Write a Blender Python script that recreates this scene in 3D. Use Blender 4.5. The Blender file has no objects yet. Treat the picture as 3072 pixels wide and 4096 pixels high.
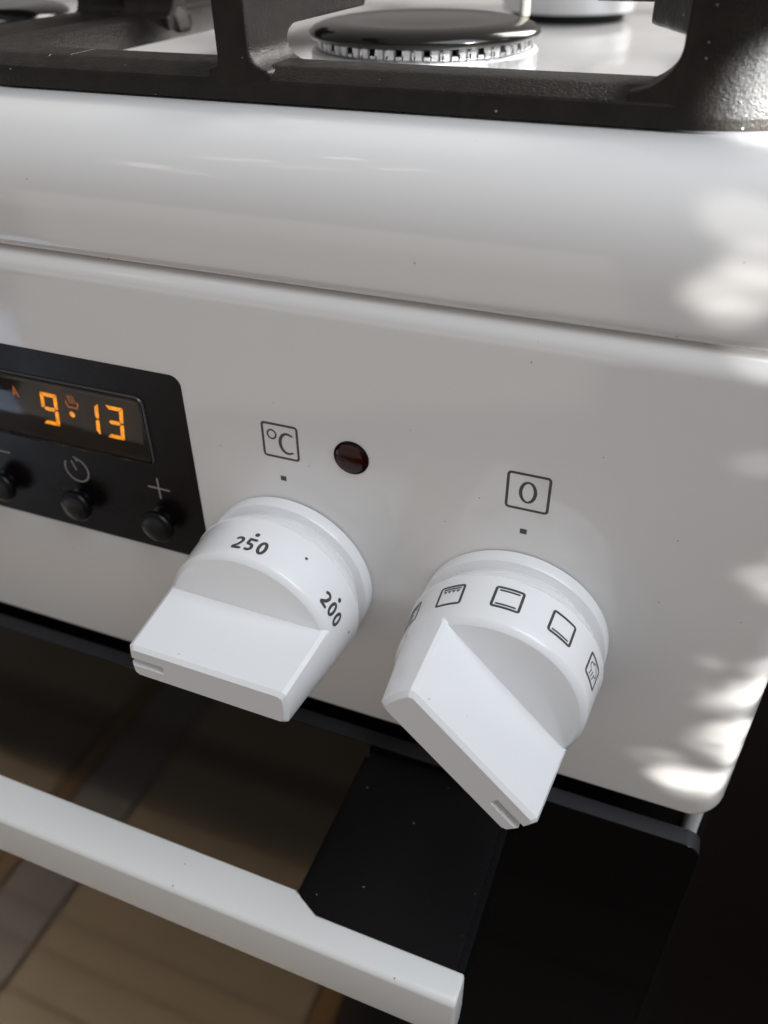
import bpy, bmesh, math, random
from mathutils import Vector, Matrix
random.seed(7)
MM = 0.001
SC = bpy.context.scene
COL = SC.collection

# ------------------------------------------------------------------ camera
cam_d = bpy.data.cameras.new('camera'); cam = bpy.data.objects.new('camera', cam_d); COL.objects.link(cam)
YAW, PITCH, ROLL = 22.136, -36.372, -0.807
cam.matrix_world = (Matrix.Translation(Vector((93.237, -158.73, 122.55)) * MM)
                    @ Matrix.Rotation(math.radians(YAW), 4, 'Z')
                    @ Matrix.Rotation(math.radians(90 + PITCH), 4, 'X')
                    @ Matrix.Rotation(math.radians(ROLL), 4, 'Z'))
cam_d.sensor_fit = 'VERTICAL'; cam_d.sensor_height = 36.0; cam_d.sensor_width = 27.0
cam_d.lens = 36.0 * 3298.2 / 4096.0
cam_d.clip_start = 0.005; cam_d.clip_end = 50
cam_d.dof.use_dof = True
cam_d.dof.focus_distance = 0.197
cam_d.dof.aperture_fstop = 12.5
SC.camera = cam

# ------------------------------------------------------------------ world and lamps
w = bpy.data.worlds.new('World'); SC.world = w; w.use_nodes = True
bg = w.node_tree.nodes['Background']
bg.inputs['Color'].default_value = (0.80, 0.75, 0.715, 1); bg.inputs['Strength'].default_value = 0.36

def aim(o, target):
    d = Vector(target) * MM - o.location
    o.rotation_euler = d.to_track_quat('-Z', 'Y').to_euler()

def area(name, loc, target, sx, sy, power, color, spread=180):
    l = bpy.data.lights.new(name, 'AREA'); l.shape = 'RECTANGLE'
    l.size = sx * MM; l.size_y = sy * MM; l.energy = power; l.color = color; l.spread = math.radians(spread)
    o = bpy.data.objects.new(name, l); COL.objects.link(o); o.location = Vector(loc) * MM; aim(o, target); return o

def spot(name, loc, target, ang, power, color, blend=1.0, radius=4):
    l = bpy.data.lights.new(name, 'SPOT'); l.spot_size = math.radians(ang); l.spot_blend = blend
    l.energy = power; l.color = color; l.shadow_soft_size = radius * MM
    o = bpy.data.objects.new(name, l); COL.objects.link(o); o.location = Vector(loc) * MM; aim(o, target); return o

# daylight from the kitchen window, high on the right
area('window_light', (620, -150, 900), (40, 0, 0), 700, 800, 9.6, (0.84, 0.92, 1.0))
# second window beyond the hob, on the right
area('far_window_light', (420, 980, 640), (-20, 220, 70), 520, 620, 16, (1.0, 0.97, 0.92))
# warm daylight returned by the sunlit room in front of the cooker
area('room_light', (-600, -1400, -430), (0, 0, -60), 1300, 1000, 2.9, (1.0, 0.88, 0.77))
# dim blue lamp added low on the left for the sheen in the dark display
area('blue_sheen_light', (-1245, -860, -650), (-90, 0, 0), 420, 300, 0.75, (0.62, 0.76, 1.0))
# thin lamps added overhead to mirror as faint streaks in the rolled enamel edge
for (gx, gy, ln, wd_, rz, pw) in [(-1400, -1430, 330, 110, 60, 0.30), (-1360, -1640, 150, 90, 80, 0.10), (-824, -648, 240, 45, 36, 0.10), (-700, -740, 300, 60, 40, 0.06), (-525, -235, 100, 26, 42, 0.035), (-430, -447, 170, 24, 50, 0.04)]:
    g_ = area('streak_light', (gx, gy, 1300), (gx, gy, 0), ln, wd_, pw, (1.0, 0.93, 0.82)); g_.rotation_euler = (0, 0, math.radians(rz))
# sun patch on the floor in front of the cooker
area('floor_sun', (-2950, -172, 900), (-810, -172, -814), 300, 900, 1.7, (1.0, 0.86, 0.68), 0.8)
# sun on the front burner
spot('hob_sun', (900, -260, 620), (17, 117, 80), 4.3, 150, (1.0, 0.96, 0.9), 0.3, 6)
# sun flecks falling through leaves on the right edge of panel and hob: (x, y, z, radius mm, strength)
SUN = Vector((0.82, -0.50, 0.12)).normalized()
FLECKS = [(119, 0, -71.5, 5.6, 13), (115, 0, -72.6, 3.8, 12), (123, 0, -70.2, 3.6, 9), (118.5, 0, -76.5, 3.6, 4), (108, 0, -66.5, 3.8, 2.4), (111, 0, -64.0, 2.2, 2.6),
          (113, 0, -67.5, 2.0, 2.0), (120, 0, -56.0, 3.2, 5), (122, 0, -53.5, 2.0, 7), (119, 0, -51.4, 2.4, 4), (127, 0, -49.0, 4.6, 16), (128.5, 0, -57.5, 3.8, 13), (125, 0, -47.0, 2.6, 8), (128, 0, -66.0, 3.2, 6),
          (120, 0, -38.6, 2.7, 8), (125, 0, -36.2, 3.4, 12), (128, 0, -32.5, 4.2, 16), (117, 0, -41.5, 2.3, 3), (124, 0, -42.6, 2.0, 5), (128.5, 0, -25.0, 3.6, 7), (121, 0, 2.2, 3.6, 7), (125, 0, -1.5, 3.4, 6), (127, 0, 9.0, 3.8, 8),
          (108.5, 1, 51.0, 3.4, 7), (103.5, -1, 65.0, 4.8, 8), (99, -1, 63.4, 3.0, 4), (103, -1, 60.4, 3.0, 5), (106, 0, 70, 4.0, 7), (104, 1, 77, 4.4, 6), (112, 0, 30.0, 3.0, 2.5)]
fleck_rng = random.Random(11)
for _ in range(26):
    t_ = fleck_rng.random(); z_ = -78 + 52 * fleck_rng.random()
    FLECKS.append((129 - 15 * t_ * t_, 0, z_, fleck_rng.uniform(0.8, 1.7), fleck_rng.uniform(2.0, 7.0) * (1 - 0.5 * t_)))
for fx, fy, fz, fr, st_ in FLECKS:
    fr *= 1.25; Lk = min(560.0, fr / math.tan(math.radians(0.52)))
    spot('sun_fleck', tuple(Vector((fx, fy, fz)) + SUN * Lk), (fx, fy, fz), 2 * math.degrees(math.atan(fr / Lk)), st_ * 1.2 * (Lk / 560) ** 2, (1.0, 0.98, 0.93), 0.75, 1.5)
# sun on the front corner of the grate
spot('corner_sun', tuple(Vector((104, 29, 92)) + SUN * 560), (104, 29, 92), 2.6, 250, (0.94, 0.98, 1.0), 0.9, 3)

vs = SC.view_settings
vs.view_transform = 'Standard'; vs.look = 'None'; vs.gamma = 1.0; vs.exposure = 0.0; vs.use_curve_mapping = False
SC.cycles.max_bounces = 10; SC.cycles.glossy_bounces = 6; SC.cycles.transparent_max_bounces = 10
SC.cycles.caustics_reflective = False; SC.cycles.caustics_refractive = False
SC.cycles.use_denoising = True

# ------------------------------------------------------------------ materials
def new_mat(name):
    m = bpy.data.materials.new(name); m.use_nodes = True
    return m, m.node_tree.nodes, m.node_tree.links, m.node_tree.nodes['Principled BSDF']

def obj_coord(N, L, scale):
    tc = N.new('ShaderNodeTexCoord'); mp = N.new('ShaderNodeMapping'); mp.inputs['Scale'].default_value = (scale,) * 3 if not isinstance(scale, tuple) else scale
    L.new(tc.outputs['Object'], mp.inputs['Vector']); return mp.outputs['Vector']

def plain(name, col, rough=0.4, metal=0.0, coat=0.0, spec=0.5, ior=1.5, bump=None, specks=None, col_noise=None, rough_noise=None):
    m, N, L, b = new_mat(name)
    b.inputs['Base Color'].default_value = (*col, 1); b.inputs['Roughness'].default_value = rough
    b.inputs['Metallic'].default_value = metal; b.inputs['Coat Weight'].default_value = coat; b.inputs['Coat Roughness'].default_value = 0.05
    b.inputs['Specular IOR Level'].default_value = spec; b.inputs['IOR'].default_value = ior
    cur = None
    if col_noise:                                   # (scale, second colour, amount)
        n = N.new('ShaderNodeTexNoise'); n.inputs['Scale'].default_value = 1; n.inputs['Detail'].default_value = 6
        L.new(obj_coord(N, L, col_noise[0]), n.inputs['Vector'])
        r = N.new('ShaderNodeValToRGB'); r.color_ramp.elements[0].position = 0.35; r.color_ramp.elements[1].position = 0.7
        r.color_ramp.elements[0].color = (*col, 1); r.color_ramp.elements[1].color = (*col_noise[1], 1)
        L.new(n.outputs['Fac'], r.inputs['Fac']); cur = r.outputs['Color']
    if specks:                                      # (scale, threshold, colour): scattered dust grains
        v = N.new('ShaderNodeTexVoronoi'); v.inputs['Scale'].default_value = 1; v.inputs['Randomness'].default_value = 1
        n2 = N.new('ShaderNodeTexNoise'); n2.inputs['Scale'].default_value = 1.0; n2.inputs['Detail'].default_value = 2
        co = obj_coord(N, L, specks[0])
        v.voronoi_dimensions = '2D'
        sx_ = N.new('ShaderNodeSeparateXYZ'); cx_ = N.new('ShaderNodeCombineXYZ'); L.new(co, sx_.inputs[0]); pl = specks[3]
        L.new(sx_.outputs['XYZ'.index(pl[0])], cx_.inputs[0]); L.new(sx_.outputs['XYZ'.index(pl[1])], cx_.inputs[1])
        L.new(cx_.outputs[0], v.inputs['Vector'])
        sep = N.new('ShaderNodeSeparateColor'); L.new(v.outputs['Color'], sep.inputs['Color'])
        mul = N.new('ShaderNodeMath'); mul.operation = 'MULTIPLY'; mul.inputs[1].default_value = specks[1]
        sel = N.new('ShaderNodeMath'); sel.operation = 'GREATER_THAN'; sel.inputs[1].default_value = 0.86
        L.new(sep.outputs[0], sel.inputs[0])
        siz = N.new('ShaderNodeMath'); siz.operation = 'MULTIPLY'; siz.inputs[1].default_value = specks[1]; L.new(sep.outputs[1], siz.inputs[0])
        lt = N.new('ShaderNodeMath'); lt.operation = 'LESS_THAN'; L.new(v.outputs['Distance'], lt.inputs[0]); L.new(siz.outputs[0], lt.inputs[1])
        fac = N.new('ShaderNodeMath'); fac.operation = 'MULTIPLY'; L.new(sel.outputs[0], fac.inputs[0]); L.new(lt.outputs[0], fac.inputs[1])
        mx = N.new('ShaderNodeMix'); mx.data_type = 'RGBA'; L.new(fac.outputs[0], mx.inputs[0])
        if cur: L.new(cur, mx.inputs[6])
        else: mx.inputs[6].default_value = (*col, 1)
        mx.inputs[7].default_value = (*specks[2], 1); cur = mx.outputs[2]
    if cur: L.new(cur, b.inputs['Base Color'])
    if rough_noise:                                 # (scale, low, high)
        n = N.new('ShaderNodeTexNoise'); n.inputs['Scale'].default_value = 1; n.inputs['Detail'].default_value = 5
        L.new(obj_coord(N, L, rough_noise[0]), n.inputs['Vector'])
        mr = N.new('ShaderNodeMapRange'); mr.inputs[1].default_value = 0.3; mr.inputs[2].default_value = 0.7
        mr.inputs[3].default_value = rough_noise[1]; mr.inputs[4].default_value = rough_noise[2]
        L.new(n.outputs['Fac'], mr.inputs[0]); L.new(mr.outputs[0], b.inputs['Roughness'])
    if bump:                                        # list of (scale, strength, distance mm)
        prev = None
        for sc, st, di in bump:
            n = N.new('ShaderNodeTexNoise'); n.inputs['Scale'].default_value = 1; n.inputs['Detail'].default_value = 4
            L.new(obj_coord(N, L, sc), n.inputs['Vector'])
            bp = N.new('ShaderNodeBump'); bp.inputs['Strength'].default_value = st; bp.inputs['Distance'].default_value = di * MM
            L.new(n.outputs['Fac'], bp.inputs['Height'])
            if prev: L.new(prev, bp.inputs['Normal'])
            prev = bp.outputs['Normal']
        L.new(prev, b.inputs['Normal'])
    return m

def emissive(name, col, strength):
    m, N, L, b = new_mat(name)
    b.inputs['Base Color'].default_value = (0.05, 0.02, 0.0, 1); b.inputs['Emission Color'].default_value = (*col, 1)
    n = N.new('ShaderNodeTexNoise'); n.inputs['Scale'].default_value = 1; L.new(obj_coord(N, L, 700), n.inputs['Vector'])
    mr = N.new('ShaderNodeMapRange'); mr.inputs[1].default_value = 0.3; mr.inputs[2].default_value = 0.7; mr.inputs[3].default_value = strength * 0.72; mr.inputs[4].default_value = strength * 1.2
    L.new(n.outputs['Fac'], mr.inputs[0]); L.new(mr.outputs[0], b.inputs['Emission Strength']); return m

def clear_cover(name, tint, rough=0.08):
    m, N, L, b = new_mat(name); N.remove(b)
    out = [n for n in N if n.type == 'OUTPUT_MATERIAL'][0]
    t = N.new('ShaderNodeBsdfTransparent'); t.inputs[0].default_value = (*tint, 1)
    g = N.new('ShaderNodeBsdfGlossy'); g.inputs['Roughness'].default_value = rough
    fr = N.new('ShaderNodeFresnel'); fr.inputs[0].default_value = 1.49
    mx = N.new('ShaderNodeMixShader'); L.new(fr.outputs[0], mx.inputs[0]); L.new(t.outputs[0], mx.inputs[1]); L.new(g.outputs[0], mx.inputs[2])
    L.new(mx.outputs[0], out.inputs['Surface']); return m

M = {}
M['enamel'] = plain('white_enamel', (0.76, 0.745, 0.735), 0.12, coat=0.3, bump=[(60, 0.10, 0.25)], specks=(110, 0.024, (0.22, 0.20, 0.19), 'XZ'), rough_noise=((14, 14, 90), 0.05, 0.18))
M['plastic'] = plain('white_plastic', (0.83, 0.83, 0.84), 0.20, coat=0.2, bump=[(900, 0.05, 0.05), (160, 0.06, 0.1)], specks=(140, 0.035, (0.40, 0.38, 0.35), 'XY'), rough_noise=(40, 0.15, 0.27))
M['print'] = plain('dark_grey_print', (0.055, 0.052, 0.055), 0.45)
M['print_pale'] = plain('pale_grey_print', (0.26, 0.25, 0.235), 0.5)
M['strip'] = plain('black_display_film', (0.0055, 0.004, 0.004), 0.3, spec=0.16, rough_noise=(60, 0.24, 0.34))
M['black_gloss'] = plain('black_gloss_plastic', (0.003, 0.003, 0.0035), 0.32, spec=0.22)
M['lcd'] = plain('dark_display_backing', (0.022, 0.0155, 0.012), 0.5)
M['ghost'] = plain('unlit_segments', (0.034, 0.022, 0.015), 0.5)
M['lip'] = plain('grey_gloss_lip', (0.05, 0.05, 0.055), 0.18)
M['amber'] = emissive('amber_segments', (1.0, 0.33, 0.012), 1.15)
M['amber_dim'] = emissive('amber_symbol_segments', (1.0, 0.25, 0.05), 0.32)
M['cover'] = clear_cover('clear_display_cover', (0.9, 0.88, 0.86))
M['iron'] = plain('black_cast_iron_enamel', (0.0105, 0.0086, 0.007), 0.38, spec=0.2, bump=[(1500, 0.55, 0.3), (3600, 0.6, 0.14)], col_noise=(160, (0.017, 0.0135, 0.010)), rough_noise=(300, 0.3, 0.48), specks=(330, 0.09, (0.35, 0.32, 0.27), 'XZ'))
M['cap'] = plain('black_gloss_enamel', (0.004, 0.0036, 0.003), 0.15, spec=0.35, bump=[(80, 0.08, 0.3)])
M['alu'] = plain('cast_aluminium', (0.62, 0.63, 0.65), 0.38, metal=1.0, bump=[(1400, 0.3, 0.1)], rough_noise=(500, 0.3, 0.5))
M['brass'] = plain('brass_electrode', (0.75, 0.55, 0.22), 0.3, metal=1.0)
M['ceramic'] = plain('white_ceramic', (0.75, 0.73, 0.68), 0.3)
M['slot'] = plain('matte_black', (0.004, 0.004, 0.004), 0.8)  # matte black for slot cores and base skirts
M['glass'] = plain('black_oven_glass', (0.0022, 0.002, 0.002), 0.06, ior=1.52, rough_noise=(25, 0.05, 0.09))
M['glass_edge'] = plain('ground_glass_edge', (0.026, 0.025, 0.029), 0.5)
M['bracket'] = plain('black_satin_plastic', (0.0035, 0.0033, 0.004), 0.34, spec=0.2, specks=(170, 0.038, (0.42, 0.38, 0.33), 'XY'))
M['handle'] = plain('white_lacquered_metal', (0.72, 0.715, 0.70), 0.32, specks=(120, 0.035, (0.34, 0.32, 0.3), 'XY'), bump=[(200, 0.04, 0.1)])
M['steel'] = plain('white_side_enamel', (0.70, 0.70, 0.70), 0.3)
M['dark'] = plain('dark_gap_metal', (0.006, 0.006, 0.006), 0.7)
M['lamp_red'] = plain('dark_red_lens', (0.022, 0.001, 0.0015), 0.10, spec=0.25)
M['cabinet'] = plain('dark_brown_lacquer', (0.006, 0.003, 0.0022), 0.45, spec=0.2, col_noise=((9, 9, 1.5), (0.010, 0.004, 0.003)))
def tile_mat(name, a, b_):
    a = tuple(0.72 * q for q in a); b_ = tuple(0.72 * q for q in b_)
    return plain(name, a, 0.35, col_noise=(14, b_), bump=[(60, 0.2, 0.4)])
M['tile_tan'] = tile_mat('tan_floor_tile', (0.27, 0.20, 0.13), (0.22, 0.16, 0.10))
M['tile_sand'] = tile_mat('sand_floor_tile', (0.24, 0.185, 0.12), (0.28, 0.21, 0.14))
M['tile_grey'] = tile_mat('grey_floor_tile', (0.185, 0.16, 0.15), (0.155, 0.13, 0.12))
M['tile_amber'] = tile_mat('amber_floor_tile', (0.19, 0.105, 0.035), (0.14, 0.07, 0.022))
M['tile_brown'] = tile_mat('brown_floor_tile', (0.11, 0.075, 0.055), (0.14, 0.095, 0.07))
M['tile_shaded'] = tile_mat('shaded_floor_tile', (0.030, 0.018, 0.014), (0.022, 0.014, 0.011))  # shade over the right-hand floor, put into the tile colour
M['grout'] = plain('dark_grout', (0.06, 0.042, 0.032), 0.8)

# ------------------------------------------------------------------ helpers
def link(name, me, mat, parent=None):
    o = bpy.data.objects.new(name, me); COL.objects.link(o)
    if mat is not None:
        me.materials.clear(); me.materials.append(M[mat])
    if parent is not None: o.parent = parent
    return o

def to_obj(name, bm, mat, parent=None, smooth=35):
    for v in bm.verts: v.co *= MM
    bmesh.ops.recalc_face_normals(bm, faces=bm.faces[:])
    me = bpy.data.meshes.new(name); bm.to_mesh(me); bm.free()
    if smooth:
        for p in me.polygons: p.use_smooth = True
        me.set_sharp_from_angle(angle=math.radians(smooth))
    return link(name, me, mat, parent)

def empty(name, loc, label=None, cat=None, group=None, parent=None):
    o = bpy.data.objects.new(name, None); COL.objects.link(o); o.location = Vector(loc) * MM
    o.empty_display_size = 0.02
    if label: o['label'] = label
    if cat: o['category'] = cat
    if group: o['group'] = group
    if parent is not None: o.parent = parent
    return o

def add_box(bm, x0, x1, y0, y1, z0, z1, bevel=0, seg=2):
    vs_ = [bm.verts.new(p) for p in [(x0, y0, z0), (x1, y0, z0), (x1, y1, z0), (x0, y1, z0), (x0, y0, z1), (x1, y0, z1), (x1, y1, z1), (x0, y1, z1)]]
    fs = [bm.faces.new([vs_[i] for i in q]) for q in [(3, 2, 1, 0), (4, 5, 6, 7), (0, 1, 5, 4), (1, 2, 6, 5), (2, 3, 7, 6), (3, 0, 4, 7)]]
    if bevel:
        es = list({e for f_ in fs for e in f_.edges})
        bmesh.ops.bevel(bm, geom=es, offset=bevel, segments=seg, affect='EDGES', profile=0.5, clamp_overlap=True)

def box(name, x0, x1, y0, y1, z0, z1, mat, parent=None, bevel=0, seg=2):
    bm = bmesh.new(); add_box(bm, x0, x1, y0, y1, z0, z1, bevel, seg); return to_obj(name, bm, mat, parent)

def revolve(bm, prof, centre, axis, seg=96):
    """prof: list of (r, h). axis 'z': h along +z; axis 'y': h along -y (towards the viewer)."""
    rings = []
    for r, h in prof:
        ring = []
        if r < 1e-6:
            p = (0, 0, h) if axis == 'z' else (0, -h, 0)
            ring = [bm.verts.new((centre[0] + p[0], centre[1] + p[1], centre[2] + p[2]))]
        else:
            for i in range(seg):
                a = 2 * math.pi * i / seg
                p = (r * math.cos(a), r * math.sin(a), h) if axis == 'z' else (r * math.cos(a), -h, r * math.sin(a))
                ring.append(bm.verts.new((centre[0] + p[0], centre[1] + p[1], centre[2] + p[2])))
        rings.append(ring)
    for a, b in zip(rings[:-1], rings[1:]):
        if len(a) == 1 and len(b) == 1: continue
        for i in range(seg):
            j = (i + 1) % seg
            if len(a) == 1: bm.faces.new((a[0], b[i], b[j]))
            elif len(b) == 1: bm.faces.new((a[i], a[j], b[0]))
            else: bm.faces.new((a[i], a[j], b[j], b[i]))

def lathe(name, prof, centre, axis, mat, parent=None, seg=96, smooth=35):
    bm = bmesh.new(); revolve(bm, prof, centre, axis, seg); return to_obj(name, bm, mat, parent, smooth)

def rrect(x0, x1, z0, z1, r, n=8):
    """rounded rectangle outline, counter-clockwise; r = one radius or (bl, br, tr, tl)"""
    if not isinstance(r, tuple): r = (r,) * 4
    pts = []
    for (cx, cz, rr, a0) in ((x0 + r[0], z0 + r[0], r[0], 180), (x1 - r[1], z0 + r[1], r[1], 270), (x1 - r[2], z1 - r[2], r[2], 0), (x0 + r[3], z1 - r[3], r[3], 90)):
        for i in range(n + 1):
            a = math.radians(a0 + 90 * i / n)
            pts.append((cx + rr * math.cos(a), cz + rr * math.sin(a)))
    return pts

def slab(bm, rect, radii, prof, n=8, cap_back=True):
    """plate facing -y: prof is a list of (inset, y) from the back to the front face"""
    x0, x1, z0, z1 = rect; rings = []
    for o, y in prof:
        rad = tuple(max(q - o, 0.05) for q in radii)
        rings.append([bm.verts.new((px, y, pz)) for px, pz in rrect(x0 + o, x1 - o, z0 + o, z1 - o, rad, n)])
    for a, b in zip(rings[:-1], rings[1:]):
        k = len(a)
        for i in range(k): bm.faces.new((a[i], a[(i + 1) % k], b[(i + 1) % k], b[i]))
    bm.faces.new(rings[-1])
    if cap_back: bm.faces.new(rings[0][::-1])

def prism(bm, pts, axis, a, b):
    """extrude a polygon: axis 'x': pts are (y, z); axis 'y': pts are (x, z); axis 'z': pts are (x, y)"""
    def P(p, t): return (t, p[0], p[1]) if axis == 'x' else ((p[0], t, p[1]) if axis == 'y' else (p[0], p[1], t))
    A = [bm.verts.new(P(p, a)) for p in pts]; B = [bm.verts.new(P(p, b)) for p in pts]; n = len(pts)
    for i in range(n): bm.faces.new((A[i], A[(i + 1) % n], B[(i + 1) % n], B[i]))
    bm.faces.new(A[::-1]); bm.faces.new(B)

def apply_mods(o):
    dg = bpy.context.evaluated_depsgraph_get(); dg.update()
    me = bpy.data.meshes.new_from_object(o.evaluated_get(dg)); o.modifiers.clear(); old = o.data; o.data = me
    return o

def boolean_cut(bm, cutters):
    """bm minus every cutter bmesh, exact solver; returns a new bmesh (mm units)"""
    me = bpy.data.meshes.new('tmp'); bmesh.ops.recalc_face_normals(bm, faces=bm.faces[:]); bm.to_mesh(me); bm.free()
    o = bpy.data.objects.new('tmp', me); COL.objects.link(o); tmp = []
    for c in cutters:
        bmesh.ops.recalc_face_normals(c, faces=c.faces[:])
        mc = bpy.data.meshes.new('tmpc'); c.to_mesh(mc); c.free()
        oc = bpy.data.objects.new('tmpc', mc); COL.objects.link(oc); tmp.append(oc)
        md = o.modifiers.new('b', 'BOOLEAN'); md.operation = 'DIFFERENCE'; md.solver = 'EXACT'; md.object = oc
    dg = bpy.context.evaluated_depsgraph_get(); dg.update()
    out = bmesh.new(); me2 = bpy.data.meshes.new_from_object(o.evaluated_get(dg)); out.from_mesh(me2)
    for q in tmp + [o]: bpy.data.objects.remove(q, do_unlink=True)
    return out

# ---- flat lettering: strokes in mm on a (u, v) sheet, then laid on a surface
class Sheet:
    def __init__(s): s.polys = []; s.k = 0
    def poly(s, pts): s.polys.append((list(pts), s.k)); s.k += 1
    def stroke(s, pts, wd, closed=False, step=0.5, widths=None):
        P = [Vector(p) for p in pts]
        if closed: P = P + [P[0]]
        Q = [P[0]]; 
        for a, b in zip(P[:-1], P[1:]):
            n = max(1, int((b - a).length / step))
            for i in range(1, n + 1): Q.append(a.lerp(b, i / n))
        if closed: Q = Q[:-1]
        n = len(Q); Lf = []; Rt = []
        for i in range(n):
            a = Q[(i - 1) % n] if (closed or i > 0) else Q[i]; b = Q[(i + 1) % n] if (closed or i < n - 1) else Q[i]
            d1 = (Q[i] - a); d2 = (b - Q[i])
            if d1.length < 1e-9: d1 = d2
            if d2.length < 1e-9: d2 = d1
            d1.normalize(); d2.normalize()
            t = (d1 + d2)
            if t.length < 1e-6: t = d1.copy()
            t.normalize(); nn = Vector((-t.y, t.x)); m = 1 / max(0.5, abs(t.dot(d1)))
            ww = widths(i / max(1, n - 1)) if widths else wd
            Lf.append(Q[i] + nn * ww / 2 * m); Rt.append(Q[i] - nn * ww / 2 * m)
        rng = range(n) if closed else range(n - 1)
        k = s.k; s.k += 1
        for i in rng:
            j = (i + 1) % n; s.polys.append(([Rt[i], Rt[j], Lf[j], Lf[i]], k))
        if not closed:                                  # round ends
            for q, dr in ((Q[0], Q[0] - Q[1]), (Q[-1], Q[-1] - Q[-2])):
                a0 = math.atan2(dr.y, dr.x)
                s.polys.append(([q + Vector((math.cos(a0 + t), math.sin(a0 + t))) * (wd / 2 * 0.55) for t in [math.radians(x) for x in (-90, -45, 0, 45, 90)]], k))
    def disc(s, c, r, n=18): s.poly([(c[0] + r * math.cos(2 * math.pi * i / n), c[1] + r * math.sin(2 * math.pi * i / n)) for i in range(n)])
    def build(s, name, mat, parent, place):
        bm = bmesh.new()
        for pts, k in s.polys:
            vs_ = [bm.verts.new(place(p[0], p[1], 0.0035 * (k % 9))) for p in pts]
            try: bm.faces.new(vs_)
            except ValueError: pass
        bmesh.ops.remove_doubles(bm, verts=bm.verts[:], dist=0.0008)
        for v in bm.verts: v.co *= MM
        me = bpy.data.meshes.new(name); bm.to_mesh(me); bm.free()
        return link(name, me, mat, parent)

def arc(cx, cy, rx, ry, a0, a1, n=18):
    return [(cx + rx * math.cos(math.radians(a0 + (a1 - a0) * i / n)), cy + ry * math.sin(math.radians(a0 + (a1 - a0) * i / n))) for i in range(n + 1)]

def glyph(sh, ch, x, y, h, wd):
    """one humanist digit, box width 0.62 h, lower left at (x, y)"""
    W = 0.60 * h; e = wd / 2
    if ch == '0':
        pts = arc(x + W / 2, y + h / 2, W / 2 - e, h / 2 - e, 90, 450, 36)[:-1]
        sh.stroke(pts, wd, True)
    elif ch == '2':
        sh.stroke(arc(x + W * 0.45, y + h * 0.70, W * 0.42 - e * .4, h * 0.30 - e, 155, -20, 16) + [(x + W * 0.62, y + h * 0.40), (x + W * 0.10, y + e * 1.2)], wd)
        sh.stroke([(x + e * .8, y + e), (x + W, y + e)], wd)
    elif ch == '5':
        sh.stroke([(x + W * 0.92, y + h - e), (x + W * 0.22, y + h - e), (x + W * 0.16, y + h * 0.55)], wd)
        sh.stroke([(x + W * 0.16, y + h * 0.55)] + arc(x + W * 0.42, y + h * 0.32, W * 0.50 - e, h * 0.32 - e, 100, -130, 18), wd)
    elif ch == '1':
        sh.stroke([(x + W * 0.25, y + h * 0.80), (x + W * 0.55, y + h - e), (x + W * 0.55, y)], wd)

def number(sh, txt, cx, y, h, wd, adv=0.68):
    x = cx - (len(txt) - 1) * adv * h / 2 - 0.30 * h
    for ch in txt: glyph(sh, ch, x, y, h, wd); x += adv * h

# ==================================================================== SETTING
FLOOR = -814.0
# floor: grout bed with separate tiles laid in rows
bm = bmesh.new(); add_box(bm, -4000, 4000, -4000, 2500, FLOOR - 30, FLOOR - 2.0)
floor = to_obj('floor', bm, 'grout', None, 0); floor['kind'] = 'structure'
cols = [(-1320, -1010, 'tile_tan'), (-1010, -926, 'tile_grey'), (-926, -899, 'tile_brown'), (-899, -564, 'tile_tan'), (-561, -536, 'tile_amber'), (-533, -452, 'tile_grey'), (-448, -132, 'tile_sand'), (-129, -104, 'tile_amber'), (-101, -20, 'tile_shaded'), (-17, 300, 'tile_shaded'), (303, 328, 'tile_shaded'), (331, 700, 'tile_shaded')]
rows = [(-1180, -870), (-868, -840), (-838, -756), (-754, -436), (-434, -408), (-406, -323), (-320, -161), (-159.5, -124), (-122.5, -79), (-77, 8), (10, 320)]
tile_cache = {}
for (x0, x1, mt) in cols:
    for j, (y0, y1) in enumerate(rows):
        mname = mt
        if j in (1, 4) and mt not in ('tile_amber', 'tile_shaded'): mname = 'tile_brown'
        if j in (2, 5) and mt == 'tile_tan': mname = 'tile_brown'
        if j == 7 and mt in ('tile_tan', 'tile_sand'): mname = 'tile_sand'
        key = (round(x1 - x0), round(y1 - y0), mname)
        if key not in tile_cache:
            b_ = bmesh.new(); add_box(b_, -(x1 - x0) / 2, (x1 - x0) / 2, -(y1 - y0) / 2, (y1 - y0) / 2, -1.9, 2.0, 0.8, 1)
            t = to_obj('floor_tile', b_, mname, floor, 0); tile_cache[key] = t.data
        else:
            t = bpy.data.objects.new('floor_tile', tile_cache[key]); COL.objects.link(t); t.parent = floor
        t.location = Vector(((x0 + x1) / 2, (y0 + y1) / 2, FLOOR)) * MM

# dark cabinet standing to the right of the cooker, set back
cab = empty('kitchen_cabinet', (330, 140, FLOOR), 'dark brown lacquered cabinet front in deep shade right of the cooker', 'cabinet')
def cbox(name, *a, **k):
    o = box(name, *a, **k); o.parent = cab; o.matrix_parent_inverse = Matrix.Translation(-Vector((330, 140, FLOOR)) * MM); return o
cbox('carcass', 146, 640, 141, 600, FLOOR + 100, 60, 'cabinet', None)
cbox('door_panel', 149, 560, 120, 140, FLOOR + 110, -96, 'cabinet', None, bevel=2)
cbox('drawer_front', 149, 560, 120, 140, -90, 50, 'cabinet', None, bevel=2)
cbox('plinth', 146, 640, 190, 600, FLOOR + 2, FLOOR + 99, 'dark', None)

# ==================================================================== COOKER
cooker = empty('gas_cooker', (0, 0, 0), 'white freestanding gas cooker with glossy control panel, two knobs and black oven door', 'cooker')

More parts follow.
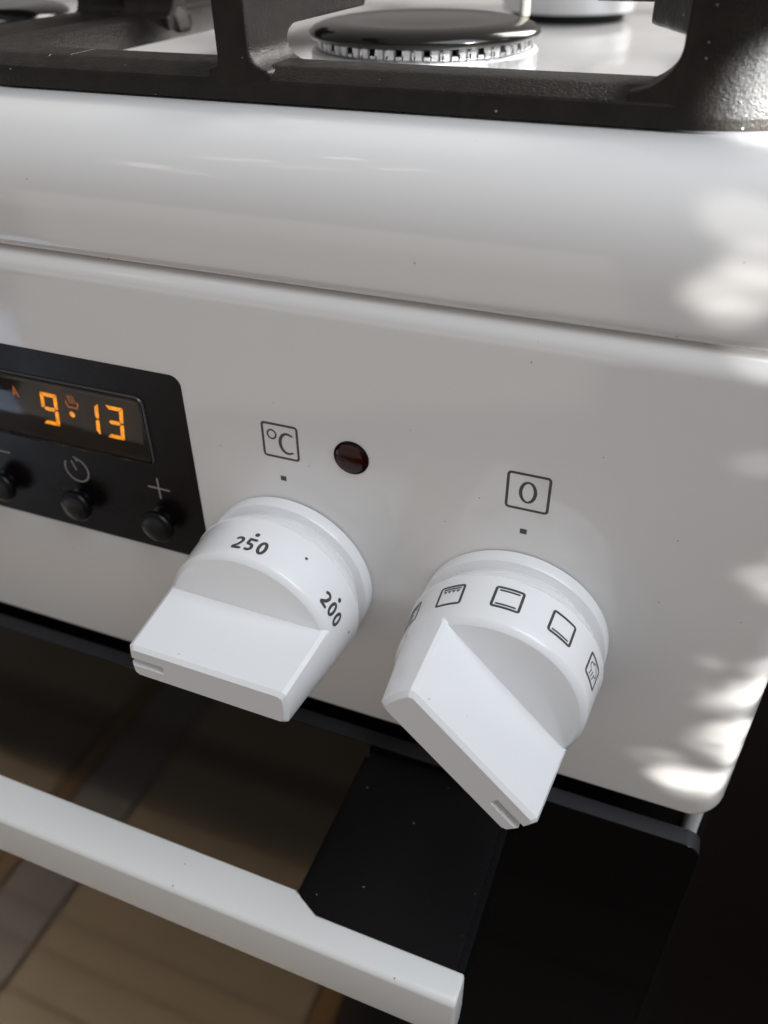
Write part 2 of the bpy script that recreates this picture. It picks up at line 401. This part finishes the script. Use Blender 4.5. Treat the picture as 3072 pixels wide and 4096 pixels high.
# ---- hob: rolled front edge, corner, rim and well
XR = 128.5
def hob():
    bm = bmesh.new()
    R0, cy, cz = 28.5, 27.5, 57.2
    prof = [(3.4, 52.9), (1.5, 53.0), (0.7, 53.4), (0.2, 54.2), (0.03, 55.3), (0.0, 57.2)]
    for i in range(1, 25):
        a = math.radians(90 * i / 24); prof.append((R0 * (1 - math.cos(a) ** (2 / 2.9)), cz + R0 * math.sin(a) ** (2 / 2.9)))
    prof += [(34, 85.7), (37, 85.4), (40, 84.3), (44, 81), (52, 73.5), (57, 70), (61, 67.6), (66, 66.2), (72, 65.6), (80, 65.4)]
    rings = []
    for o, z in prof:
        y = o + 1.2; x = XR - o; r = max(24 - o, 8)
        pts = [(-620, y), (-300, y), (-100, y), (0, y)]
        for i in range(17):
            a = math.radians(-90 + 90 * i / 16); pts.append((x - r + r * math.cos(a), y + r + r * math.sin(a)))
        pts += [(x, 250), (x, 400), (x, 640)]
        rings.append([bm.verts.new((p[0], p[1], z)) for p in pts])
    for a, b in zip(rings[:-1], rings[1:]):
        for i in range(len(a) - 1): bm.faces.new((a[i], a[i + 1], b[i + 1], b[i]))
    last = rings[-1]; c = bm.verts.new((-620, 640, 65.4)); bm.faces.new(last + [c])
    return to_obj('hob_top', bm, 'enamel', cooker, 60)
hob()

# ---- control panel
bm = bmesh.new()
PT = 52.9
arcp = [(6.0 * (1 - math.cos(math.radians(t))), 6.0 * (1 - math.sin(math.radians(t)))) for t in range(0, 91, 10)]
rings = []
x0p, x1p, z0p = -620, XR, -88.2
for k, (o, y) in enumerate([(0, 30)] + arcp):
    ob = min(o, 6) * 0.45                                  # tighter radius along the lower edge
    rad = (1, max(9 - o, 2.5), max(7 - o, 1.0), 1)
    rings.append([bm.verts.new((px, y, pz)) for px, pz in rrect(x0p, x1p - o, z0p + ob, PT - o, rad, 10)])
for a, b in zip(rings[:-1], rings[1:]):
    n = len(a)
    for i in range(n): bm.faces.new((a[i], a[(i + 1) % n], b[(i + 1) % n], b[i]))
bm.faces.new(rings[-1])
panel = to_obj('control_panel', bm, 'enamel', cooker, 40)

# ---- cooker body behind door and panel
box('side_panel', 122.4, 127.2, 14, 600, FLOOR + 40, 51.0, 'steel', cooker, bevel=1.8, seg=3)
box('front_frame', -620, 122.0, 16, 30, FLOOR + 60, -84, 'dark', cooker)
box('oven_body', -620, 122.0, 31, 600, FLOOR + 40, 50, 'dark', cooker)

def on_panel(cx, cz, y=0.0):
    return lambda u, v, lift: (cx + u, y - 0.03 - lift, cz + v)

def frame_box(sh, w_, h_, wd, r):
    pts = [(p[0], p[1]) for p in rrect(-w_ / 2 + wd / 2, w_ / 2 - wd / 2, -h_ / 2 + wd / 2, h_ / 2 - wd / 2, r, 5)]
    sh.stroke(pts, wd, True, step=0.5)

# printed symbols on the panel
sh = Sheet(); frame_box(sh, 10.6, 10.5, 0.68, 0.75)
sh.stroke(arc(-2.35, 1.75, 1.22, 1.30, 90, 450, 30)[:-1], 0.50, True)
sh.stroke([(3.55, 2.15)] + arc(2.1, -0.35, 2.15, 2.95, 62, 298, 26) + [(3.55, -2.95)], 0.78, widths=lambda t: 0.50 + 0.42 * math.sin(math.pi * t))
s = sh.build('printed_symbol', 'print', panel, on_panel(0.1, 11.45)); s['label'] = 'degree C symbol in a square outline'
sh = Sheet(); frame_box(sh, 10.6, 10.5, 0.68, 0.75)
ring_o = arc(0, 0, 1.74, 2.78, 90, 450, 48)[:-1]
sh.stroke(ring_o, 0.8, True, widths=lambda t: 0.54 + 0.32 * abs(math.sin(2 * math.pi * t)))
s = sh.build('printed_symbol', 'print', panel, on_panel(65.1, 11.45)); s['label'] = 'zero in a square outline'
for x in (0, 65):
    sh = Sheet(); sh.poly([(-0.85, -0.75), (0.85, -0.75), (0.85, 0.75), (-0.85, 0.75)]); sh.build('index_mark', 'print', panel, on_panel(x, 0))

# indicator lamp
lens = lathe('indicator_lamp', [(0, -0.5), (4.3, -0.5), (4.35, 0.2), (4.2, 0.5), (3.8, 0.68), (2.5, 0.84), (1.2, 0.92), (0, 0.94)], (20.05, 0, 11.0), 'y', 'lamp_red', cooker, 48)
lens['label'] = 'round dark red indicator lamp'
lathe('bezel_ring', [(4.1, 0.02), (4.75, 0.02), (4.75, 0.28), (4.45, 0.45), (4.3, 0.3)], (20.05, 0, 11.0), 'y', 'black_gloss', lens, 48)

# ---- display strip
bm = bmesh.new(); slab(bm, (-330, -27.95, -36.75, 24.95), (1, 0.7, 3.2, 1), [(0, 0.02), (0, -0.18), (0.08, -0.25)])
strip = to_obj('display_strip', bm, 'strip', cooker, 40)
bm = bmesh.new(); slab(bm, (-128, -42.3, -4.6, 15.4), (1.5, 1.5, 1.5, 1.5), [(0, -0.24), (0, -0.27)])
to_obj('display_backing', bm, 'lcd', strip, 40)
bm = bmesh.new(); slab(bm, (-128.6, -41.6, -5.2, 16.0), (2, 2, 2, 2), [(0, -0.26), (0, -1.0), (0.25, -1.35), (0.9, -1.6)], cap_back=False)
to_obj('display_cover', bm, 'cover', strip, 25)
# raised lip round the window
bm = bmesh.new()
outer = []
for o, y in [(-0.55, -0.2), (-0.5, -0.7), (-0.25, -0.95), (-0.02, -0.7), (-0.02, -0.2)]:
    outer.append([bm.verts.new((p[0], y, p[1])) for p in rrect(-128.6 + o, -41.6 - o, -5.2 + o, 16.0 - o, 2 - o, 6)])
for a, b in zip(outer[:-1], outer[1:]):
    for i in range(len(a)): bm.faces.new((a[i], a[(i + 1) % len(a)], b[(i + 1) % len(a)], b[i]))
to_obj('window_lip', bm, 'lip', strip, 40)

# seven segment digits: cell 6.0 x 10.6, leaning
SEG = {'9': 'abcdfg', '1': 'bc', '3': 'abcdg'}
def digit(ch, xl, zb, W=5.9, H=10.7, T=1.28, lean=0.155):
    sh = Sheet(); g = 0.16; h2 = H / 2
    seg = {
        'a': [(g, H), (W - g, H), (W - T, H - T), (T, H - T)],
        'd': [(g, 0), (W - g, 0), (W - T, T), (T, T)],
        'g': [(T * .75, h2), (T * 1.25, h2 + T / 2), (W - T * 1.25, h2 + T / 2), (W - T * .75, h2), (W - T * 1.25, h2 - T / 2), (T * 1.25, h2 - T / 2)],
        'f': [(0, H - g), (T, H - T - g), (T, h2 + T / 2 + g), (T * .5, h2 + g), (0, h2 + T * .3)],
        'e': [(0, g), (0, h2 - T * .3), (T * .5, h2 - g), (T, h2 - T / 2 - g), (T, T + g)],
        'b': [(W, H - g), (W, h2 + T * .3), (W - T * .5, h2 + g), (W - T, h2 + T / 2 + g), (W - T, H - T - g)],
        'c': [(W, g), (W - T, T + g), (W - T, h2 - T / 2 - g), (W - T * .5, h2 - g), (W, h2 - T * .3)],
    }
    for k in SEG[ch]: sh.poly([(p[0] + lean * p[1], p[1]) for p in seg[k]])
    o = sh.build('clock_digit', 'amber', strip, on_panel(xl, zb, -0.30)); o['label'] = 'amber digit ' + ch
    rest = [k for k in 'abcdefg' if k not in SEG[ch] and k in seg]
    if rest:
        gh = Sheet()
        for k in rest: gh.poly([(p[0] + lean * p[1], p[1]) for p in seg[k]])
        gh.build('unlit_segment', 'ghost', strip, on_panel(xl, zb, -0.28))
    return o
digit('9', -78.6, 1.05); digit('1', -64.3, 1.1); digit('3', -56.0, 1.1)
sh = Sheet(); sh.disc((0, 0), 0.95); sh.build('clock_dot', 'amber', strip, on_panel(-67.0, 6.2, -0.30))
sh = Sheet()
sh.stroke([(-2.0, 0.6), (-2.0, -0.2), (-1.5, -1.35), (1.5, -1.35), (2.0, -0.2), (2.0, 0.6)], 0.5)
for dx in (-0.85, 0, 0.85):
    sh.stroke([(dx - .25, 2.5), (dx + .15, 2.0), (dx - .05, 1.4), (dx + .3, 0.8), (dx + .2, 0.0)], 0.34)
sh.build('steam_symbol', 'amber_dim', strip, on_panel(-66.1, 9.9, -0.30))
sh = Sheet(); sh.stroke([(-0.95, -1.6), (0.0, 1.6), (0.95, -1.6)], 0.52); sh.stroke([(-0.5, -0.55), (0.5, -0.55)], 0.42)
sh.build('letter_symbol', 'amber_dim', strip, on_panel(-86.4, 10.0, -0.30))
# printed key symbols
sh = Sheet(); sh.stroke([(-3.7, 0), (3.7, 0)], 0.55); sh.stroke([(0, -3.55), (0, 3.55)], 0.55); sh.build('plus_symbol', 'print_pale', strip, on_panel(-41.8, -13.4, -0.25))
sh = Sheet(); sh.stroke([(-3.7, 0), (3.7, 0)], 0.55); sh.build('minus_symbol', 'print_pale', strip, on_panel(-100.2, -13.4, -0.25))
sh = Sheet(); sh.stroke(arc(0, 0, 4.2, 4.2, 78, -215, 46), 0.55)
sh.stroke([(-0.1, -0.2), (-1.2, 3.0)], 0.5); sh.stroke([(0.9, 4.15), (-0.05, 4.6)], 0.5); sh.stroke([(0.9, 4.1), (0.75, 3.15)], 0.5)
sh.build('clock_symbol', 'print_pale', strip, on_panel(-71.1, -13.65, -0.25))
# push buttons
btn_prof_stem = [(0, -0.5), (4.6, -0.5), (4.6, 0.35), (4.2, 0.55), (3.0, 0.6), (2.9, 3.2), (3.4, 3.4)]
btn_prof_cap = [(2.6, 3.2), (4.5, 3.2), (5.1, 3.5), (5.35, 4.1), (5.3, 4.8), (4.8, 5.5), (3.7, 5.95), (2.0, 6.2), (0, 6.25)]
first = None
for x, lab in ((-41.8, 'black plus button'), (-71.1, 'black clock button'), (-100.3, 'black minus button')):
    if first is None:
        st = lathe('push_button', btn_prof_stem, (0, 0, 0), 'y', 'black_gloss', cooker, 40); cp = lathe('button_cap', btn_prof_cap, (0, 0, 0), 'y', 'black_gloss', st, 40); first = (st, cp)
    else:
        st = first[0].copy(); COL.objects.link(st); cp = first[1].copy(); COL.objects.link(cp); cp.parent = st
    st.location = Vector((x, 0, -24.4)) * MM; st['label'] = lab

# ---- knobs
def r_body(d): return 25.2 - (d - 11.0) * (1.3 / 15.0) if d < 26.3 else 23.87 - (d - 26.3) * (1.55 / 21.2)

def make_knob(cx, cz, grip_deg, pointer_sign, label):
    """knob built about its own axis; grip lies at grip_deg in the panel plane"""
    k = empty('oven_knob', (cx, 0, cz), parent=cooker); k['label'] = label
    lathe('flange', [(0, 0.25), (24.7, 0.25), (25.0, 0.6), (24.95, 4.0), (24.75, 4.3), (24.4, 4.42), (22.3, 4.7), (22.1, 4.9), (22.1, 7.0), (0, 7.0)], (0, 0, 0), 'y', 'plastic', k, 144)
    prof = [(0, 4.9), (22.3, 4.9), (22.9, 5.6), (23.9, 7.4), (24.7, 9.4), (25.05, 10.8), (25.38, 10.95), (25.38, 11.12), (25.18, 11.25)]
    prof += [(r_body(d), d) for d in (14, 18, 22, 24.7)] + [(r_body(25.0) - 0.08, 25.0), (22.72, 26.2), (22.5, 26.3), (0, 26.3)]
    lathe('knob_body', prof, (0, 0, 0), 'y', 'plastic', k, 144, 28)
    # grip: bar across the full diameter, its ends following the body's cone, all outer edges chamfered
    g = math.radians(grip_deg); ex = Vector((math.cos(g), 0, math.sin(g))); ep = Vector((-math.sin(g), 0, math.cos(g)))
    def outline(d, inset, ch=0.95, n=14):
        t = 7.1 - (d - 26.3) * (1.75 / 21.1) - inset; r = r_body(d) - inset + 0.02
        th = math.asin((t - ch * 0.75) / r); pts = []
        for sg in (1, -1):
            for i in range(n + 1):
                a = -th + 2 * th * i / n; pts.append((sg * r * math.cos(a), sg * r * math.sin(a)))
            xe = math.sqrt(r * r - t * t) - ch * 0.9
            for m in range(7): pts.append((sg * (xe - 2 * xe * m / 6), sg * t))
        return pts
    bm = bmesh.new(); rings = []
    for d, ins in [(24.9, 0), (25.4, 0), (26.3, 0), (33, 0), (40, 0), (46.4, 0), (47.4, 0.95)]:
        rings.append([bm.verts.new(ex * p[0] + ep * p[1] + Vector((0, -d, 0))) for p in outline(d, ins)])
    for a, b in zip(rings[:-1], rings[1:]):
        n = len(a)
        for i in range(n): bm.faces.new((a[i], a[(i + 1) % n], b[(i + 1) % n], b[i]))
    bm.faces.new(rings[-1]); bm.faces.new(rings[0][::-1])
    c = bmesh.new(); s_ = pointer_sign
    poly = [(-1.25, 45.3), (1.25, 45.3), (1.5, 60), (-1.5, 60)]
    A = [c.verts.new(ex * (s_ * 12.2) + ep * p + Vector((0, -d, 0))) for p, d in poly]; B = [c.verts.new(ex * (s_ * 40) + ep * p + Vector((0, -d, 0))) for p, d in poly]
    for i in range(4): c.faces.new((A[i], A[(i + 1) % 4], B[(i + 1) % 4], B[i]))
    c.faces.new(A[::-1]); c.faces.new(B)
    bm = boolean_cut(bm, [c])
    bmesh.ops.remove_doubles(bm, verts=bm.verts[:], dist=0.003)
    es = [e for e in bm.edges if len(e.link_faces) == 2 and abs(e.calc_face_angle(0)) > 0.4 and -((e.verts[0].co + e.verts[1].co) / 2).y > 26.5]
    bmesh.ops.bevel(bm, geom=es, offset=0.16, segments=2, affect='EDGES', profile=0.5, clamp_overlap=True)
    go = to_obj('knob_grip', bm, 'plastic', k, 50)
    wn = go.modifiers.new('weighted', 'WEIGHTED_NORMAL'); wn.mode = 'FACE_AREA'; wn.weight = 100; wn.keep_sharp = True
    return k

def on_knob(theta_deg, d0):
    def f_(u, v, lift):
        d = d0 - v; r = r_body(d) + 0.035 + lift
        t = math.radians(theta_deg) + u / r_body(d)
        return (r * math.sin(t), -d, r * math.cos(t))
    return f_

kl = make_knob(0, -31.4, -1.0, -1, 'temperature knob with numbers on its rim, grip level')
for th, txt in ((1.2, '250'), (67.0, '200'), (133.0, '150'), (199.0, '100'), (265.0, '50')):
    sh = Sheet(); number(sh, txt, 0, 0, 4.5, 0.88, 0.75); sh.disc((0.15, 5.95), 0.66)
    o = sh.build('rim_number', 'print', kl, on_knob(th, 22.85)); o['label'] = 'number ' + txt
for th in (34.2, 94.0, 160, 226):
    sh = Sheet(); sh.disc((0, 0), 0.42, 14); sh.build('rim_dot', 'print', kl, on_knob(th, 16.4))

kr = make_knob(65, -31.4, -45.5, 1, 'function knob with cooking symbols on its rim, grip turned diagonally')
def icon(kind):
    sh = Sheet(); W, H = 7.2, 6.75; frame_box(sh, W, H, 0.68, 0.5)
    if kind in ('both',): sh.stroke([(-2.4, 2.15), (2.4, 2.15)], 0.52)
    if kind in ('both', 'bottom'): sh.stroke([(-2.4, -2.15), (2.4, -2.15)], 0.52)
    if kind == 'grill' or kind == 'fan':
        sh.stroke([(-2.4, 2.2), (2.4, 2.2)], 0.52)
        for i in range(4):
            x = -2.4 + 1.2 * i; sh.poly([(x, 1.65), (x + 0.6, 0.75), (x + 1.2, 1.65)])
    if kind == 'fan':
        for a in (20, 110, 200, 290):
            sh.stroke([(0.1, -1.0)] + arc(0.1 + 0.8 * math.cos(math.radians(a)), -1.0 + 0.8 * math.sin(math.radians(a)), 0.5, 0.5, a - 120, a + 60, 6), 0.3)
    if kind == 'steam':
        sh.stroke(arc(-1.15, 0.5, 1.0, 0.95, 250, 60, 12) + arc(0.1, 1.25, 0.95, 0.95, 150, 20, 10) + arc(1.35, 0.45, 0.95, 0.95, 90, -90, 10) + [(0.9, -0.5)], 0.34)
        for dx in (-1.0, 0.0, 1.0): sh.stroke([(dx, -0.2), (dx - 0.5, -2.2)], 0.34)
    return sh
for th, kd in ((-63.8, 'fan'), (-30.5, 'grill'), (3.0, 'both'), (36.1, 'bottom'), (69.0, 'steam')):
    o = icon(kd).build('rim_symbol', 'print', kr, on_knob(th, 17.35)); o['label'] = kd + ' heat symbol' if kd != 'steam' else 'steam cloud symbol'

# ---- oven door
door = empty('oven_door', (0, 0, 0), parent=cooker); door['label'] = 'black glass oven door with white handle'
bm = bmesh.new(); slab(bm, (-620, 126.0, FLOOR + 200, -94.9), (1, 1, 4.2, 1), [(0, 1.4), (0, -3.9), (0.06, -4.0)], 8)
to_obj('glass_pane', bm, 'glass', door, 30)
bm = bmesh.new(); slab(bm, (-620.3, 126.25, FLOOR + 199, -94.65), (1, 1, 4.4, 1), [(0, 1.3), (0, -3.96)], 8, cap_back=False)
bm.faces.ensure_lookup_table(); bmesh.ops.delete(bm, geom=[max(bm.faces, key=lambda f_: f_.calc_area())], context='FACES')
to_obj('glass_edge', bm, 'glass_edge', door, 30)

# handle: black brackets and a white bar
ZT = -96.0
def bracket(x0, x1):
    bm = bmesh.new(); prism(bm, [(-4.05, ZT - 1.2), (-60.5, ZT - 1.2), (-60.5, ZT - 17), (-40, ZT - 19), (-4.05, ZT - 26)], 'x', x0, x1)
    es = [e for e in bm.edges if abs(e.verts[0].co.x - e.verts[1].co.x) < 0.1]
    bmesh.ops.bevel(bm, geom=es, offset=1.9, segments=4, affect='EDGES', clamp_overlap=True)
    return to_obj('handle_bracket', bm, 'bracket', door, 35)
bracket(23.3, 73.0)
bracket(-393.0, -343.3)
bm = bmesh.new()
xs = [(-394.0, 'n'), (-352.0, 'n'), (-343.5, 'w'), (23.0, 'w'), (31.5, 'n'), (73.6, 'n')]
secs = []
for x, kd in xs:
    yb = -59.8 if kd == 'n' else -54.9
    zb = ZT if kd == 'n' else ZT - 0.9
    secs.append([bm.verts.new((x, y, z)) for y, z in [(-68.4, ZT), (-68.9, ZT - 20.0), (-62, ZT - 21.0), (yb, ZT - 16), (yb, zb - 1.2), (yb - 0.6, zb - 0.25), (-61.2, ZT + 0.02)]])
for a, b in zip(secs[:-1], secs[1:]):
    n = len(a)
    for i in range(n): bm.faces.new((a[i], a[(i + 1) % n], b[(i + 1) % n], b[i]))
bm.faces.new(secs[0][::-1]); bm.faces.new(secs[-1])
bmesh.ops.recalc_face_normals(bm, faces=bm.faces[:])
es = [e for e in bm.edges if all(v.co.y < -68 for v in e.verts) and abs(e.verts[0].co.x - e.verts[1].co.x) > 1]
bmesh.ops.bevel(bm, geom=es, offset=1.9, segments=5, affect='EDGES', profile=0.5, clamp_overlap=False)
es = [e for e in bm.edges if (all(v.co.x > 73.5 for v in e.verts) or all(v.co.x < -393.9 for v in e.verts))]
bmesh.ops.bevel(bm, geom=es, offset=0.9, segments=3, affect='EDGES', profile=0.5, clamp_overlap=False)
to_obj('handle_bar', bm, 'handle', door, 30)

# ==================================================================== GAS BURNERS
def burner(name, cx, cy, zr, R, label, electrode=None):
    """zr: height of the cap's rim, R: cap radius"""
    b = empty(name, (cx, cy, 65.4), label, 'burner', 'gas burners on the hob')
    z = zr - 65.4; q = R / 37.1
    lathe('burner_cap', [(0, z + 3.5), (18 * q, z + 3.4), (24 * q, z + 2.9), (29 * q, z + 3.2), (33 * q, z + 2.5), (35.6 * q, z + 1.5), (36.9 * q, z + 0.4), (37.1 * q, z - 0.4), (36.5 * q, z - 1.3), (34.5 * q, z - 1.9), (30 * q, z - 2.1), (0, z - 2.1)], (0, 0, 0), 'z', 'cap', b, 96, 50)
    lathe('base_skirt', [(31 * q, -0.5), (31 * q, 5.2)], (0, 0, 0), 'z', 'slot', b, 64)
    lathe('burner_base', [(30 * q, 5.0), (35.6 * q, 5.0), (36.3 * q, 5.6), (36.5 * q, z - 5.4), (36.0 * q, z - 4.7), (35.2 * q, z - 4.3), (33 * q, z - 4.2), (0, z - 4.2)], (0, 0, 0), 'z', 'alu', b, 96)
    # crown with flame slots: a real notch for every slot
    bm = bmesh.new(); NS = 52; zt_, zb_ = z - 1.9, z - 4.4
    def pt(r_, t, zz_): return bm.verts.new((r_ * q * math.cos(t), r_ * q * math.sin(t), zz_))
    for i in range(NS):
        a = 2 * math.pi * i / NS; a2 = 2 * math.pi * (i + 1) / NS
        big = i % 2 == 0; half = 0.027 if big else 0.007; nh = 0.007 if big else 0.027
        zn = z - (3.5 if big else 2.3); ro, ri = 34.4, 31.5
        for k in range(3):                                  # wall between this slot and the next
            t0_ = a + half + (a2 - nh - a - half) * k / 3; t1_ = a + half + (a2 - nh - a - half) * (k + 1) / 3
            bm.faces.new((pt(ro, t0_, zb_), pt(ro, t1_, zb_), pt(ro, t1_, zt_), pt(ro, t0_, zt_)))
        bm.faces.new((pt(ro, a - half, zb_), pt(ro, a + half, zb_), pt(ro, a + half, zn), pt(ro, a - half, zn)))
        bm.faces.new((pt(ro, a - half, zn), pt(ro, a + half, zn), pt(ri, a + half, zn), pt(ri, a - half, zn)))
        for sg in (-1, 1):
            bm.faces.new((pt(ro, a + sg * half, zn), pt(ri, a + sg * half, zn), pt(ri, a + sg * half, zt_), pt(ro, a + sg * half, zt_)))
    bmesh.ops.remove_doubles(bm, verts=bm.verts[:], dist=0.002)
    to_obj('burner_crown', bm, 'alu', b, 30)
    # dark insides of the slots
    lathe('slot_core', [(31.4 * q, z - 5.2), (31.4 * q, z - 2.0)], (0, 0, 0), 'z', 'slot', b, 64)
    if electrode:
        e = lathe('electrode_pin', [(0, -0.5), (2.0, -0.5), (2.0, z - 6), (1.6, z - 5), (1.5, z + 2.5), (0, z + 2.6)], electrode, 'z', 'brass', b, 20)
        lathe('ceramic_sleeve', [(1.52, z + 2.2), (1.75, z + 2.3), (1.75, z + 12), (1.2, z + 13), (0, z + 13)], electrode, 'z', 'ceramic', b, 20)
    return b
burner('gas_burner', -7.6, 129.4, 90.2, 37.1, 'front burner with black cap above bright aluminium ring, behind the grate bar', (26.6, 24.0, 0))
burner('gas_burner', -19, 424, 84, 40, 'blurred rear burner behind the front burner at the top edge')
burner('gas_burner', -196, 126, 90.5, 40, 'burner cap at the top left corner behind the grate')

# ==================================================================== GRATES
def remesh_obj(name, bm, parent, vox=0.6, smooth=3):
    o = to_obj(name, bm, 'iron', parent, 0)
    md = o.modifiers.new('r', 'REMESH'); md.mode = 'VOXEL'; md.voxel_size = vox * MM
    sm = o.modifiers.new('s', 'SMOOTH'); sm.factor = 0.5; sm.iterations = smooth
    apply_mods(o)
    for p in o.data.polygons: p.use_smooth = True
    o.data.materials.clear(); o.data.materials.append(M['iron'])
    return o

SEC = [(0.2, 86.2), (0, 86.6), (0, 90.3), (0.35, 90.75), (5.2, 92.9), (6.2, 93.15), (15.6, 93.2), (17.0, 92.6), (22.5, 86.2)]
def grate_frame(x0, x1, y0, y1, rc, parent):
    bm = bmesh.new(); rings = []
    for o, z in SEC:
        r = max(rc - o, 5)
        rings.append([bm.verts.new((p[0], p[1], z)) for p in rrect(x0 + o, x1 - o, y0 + o, y1 - o, r, 12)])
    n = len(rings[0]); k = len(SEC)
    for a in range(k):
        A, B = rings[a], rings[(a + 1) % k]
        for i in range(n): bm.faces.new((A[i], A[(i + 1) % n], B[(i + 1) % n], B[i]))
    bmesh.ops.subdivide_edges(bm, edges=[e for e in bm.edges if e.calc_length() > 60], cuts=6)
    return to_obj('frame', bm, 'iron', parent, 28)

def rot_place(o, loc, rz):
    o.location = Vector(loc) * MM; o.rotation_euler = (0, 0, math.radians(rz))

def finger_bm(length, t=8.0, foot=20.0, zu=99.6, zt=113.0):
    """post at the outer edge (y = 0) with a finger running along +y; fillets onto the bar left and right"""
    bm = bmesh.new()
    prof = [(0.3, 87.5), (0.0, 92), (-0.2, 106), (1.2, zt - 1), (4, zt), (length - 4, zt), (length, zt - 3), (length, zu + 3), (length - 3, zu), (foot + 5, zu), (foot + 1.5, zu - 1.2), (foot, zu - 4), (foot + 1, 92), (foot + 2, 87.5)]
    prism(bm, prof, 'x', -t / 2, t / 2)
    for s_, rf in ((-1, 2.8), (1, 4.8)):
        pts = [(s_ * (t / 2 - 1.5), 88.0), (s_ * (t / 2 - 1.5), 92.6 + rf)]
        for i in range(9):
            a = math.radians(90 * i / 8)
            pts.append((s_ * (t / 2 + rf * (1 - math.cos(a))), 92.6 + rf * (1 - math.sin(a))))
        pts.append((s_ * (t / 2 + rf), 88.0))
        b2 = bmesh.new(); prism(b2, pts, 'y', 0.4, foot + 0.5)
        me = bpy.data.meshes.new('t'); b2.to_mesh(me); b2.free(); bm.from_mesh(me); bpy.data.meshes.remove(me)
    return bm

g1 = empty('cast_iron_grate', (0, 0, 0), 'black cast iron grate over the front burner with post and rounded corner', 'grate', 'cast iron grates')
grate_frame(-117.2, 116.5, 24.8, 500, 36, g1)
f1 = remesh_obj('finger', finger_bm(72), g1); rot_place(f1, (-17.0, 24.6, 0), 0)
f2 = f1.copy(); COL.objects.link(f2); f2.parent = g1; rot_place(f2, (-117.0, 126, 0), -90)
f3 = f1.copy(); COL.objects.link(f3); f3.parent = g1; rot_place(f3, (116.5, 126, 0), 90)
f4 = f1.copy(); COL.objects.link(f4); f4.parent = g1; rot_place(f4, (-17.0, 500, 0), 180)
# corner post: thick web rising from the rounded corner, with a short finger pointing to the burner
bm = bmesh.new()
rc = 36.0; cx_, cy_ = 116.5 - rc, 24.8 + rc
out, inn = [], []
for i in range(17):
    a = math.radians(-88 + 80 * i / 16)
    out.append((cx_ + (rc + 0.1) * math.cos(a), cy_ + (rc + 0.1) * math.sin(a))); inn.append((cx_ + (rc - 15) * math.cos(a), cy_ + (rc - 15) * math.sin(a)))
out = [(80.2, 24.9)] + out; inn = [(80.8, 41)] + inn
prism(bm, out + inn[::-1], 'z', 87.5, 117)
rf = 9.0
pts = [(82, 88), (82, 92.8 + rf)] + [(80.4 - rf * (1 - math.cos(math.radians(90 * i / 8))), 92.6 + rf * (1 - math.sin(math.radians(90 * i / 8)))) for i in range(9)] + [(80.4 - rf, 88)]
b2 = bmesh.new(); prism(b2, pts, 'y', 25.2, 40); me = bpy.data.meshes.new('t'); b2.to_mesh(me); b2.free(); bm.from_mesh(me)
remesh_obj('corner_post', bm, g1)
bm = bmesh.new()
d_ = Vector((-0.46, 0.89)); n_ = Vector((0.89, 0.46)); st = Vector((86, 31))
prism(bm, [tuple(st + n_ * 5), tuple(st - n_ * 5.5), tuple(st - n_ * 5.5 + d_ * 22), tuple(st + n_ * 5 + d_ * 24)], 'z', 101.5, 118)
remesh_obj('corner_finger', bm, g1, 0.6, 8)

g2 = empty('cast_iron_grate', (0, 0, 0), 'black cast iron grate left of the other, only its right bar in view', 'grate', 'cast iron grates')
grate_frame(-400, -118.0, 24.8, 500, 24, g2)
f5 = f1.copy(); COL.objects.link(f5); f5.parent = g2; rot_place(f5, (-118.2, 128, 0), 90)
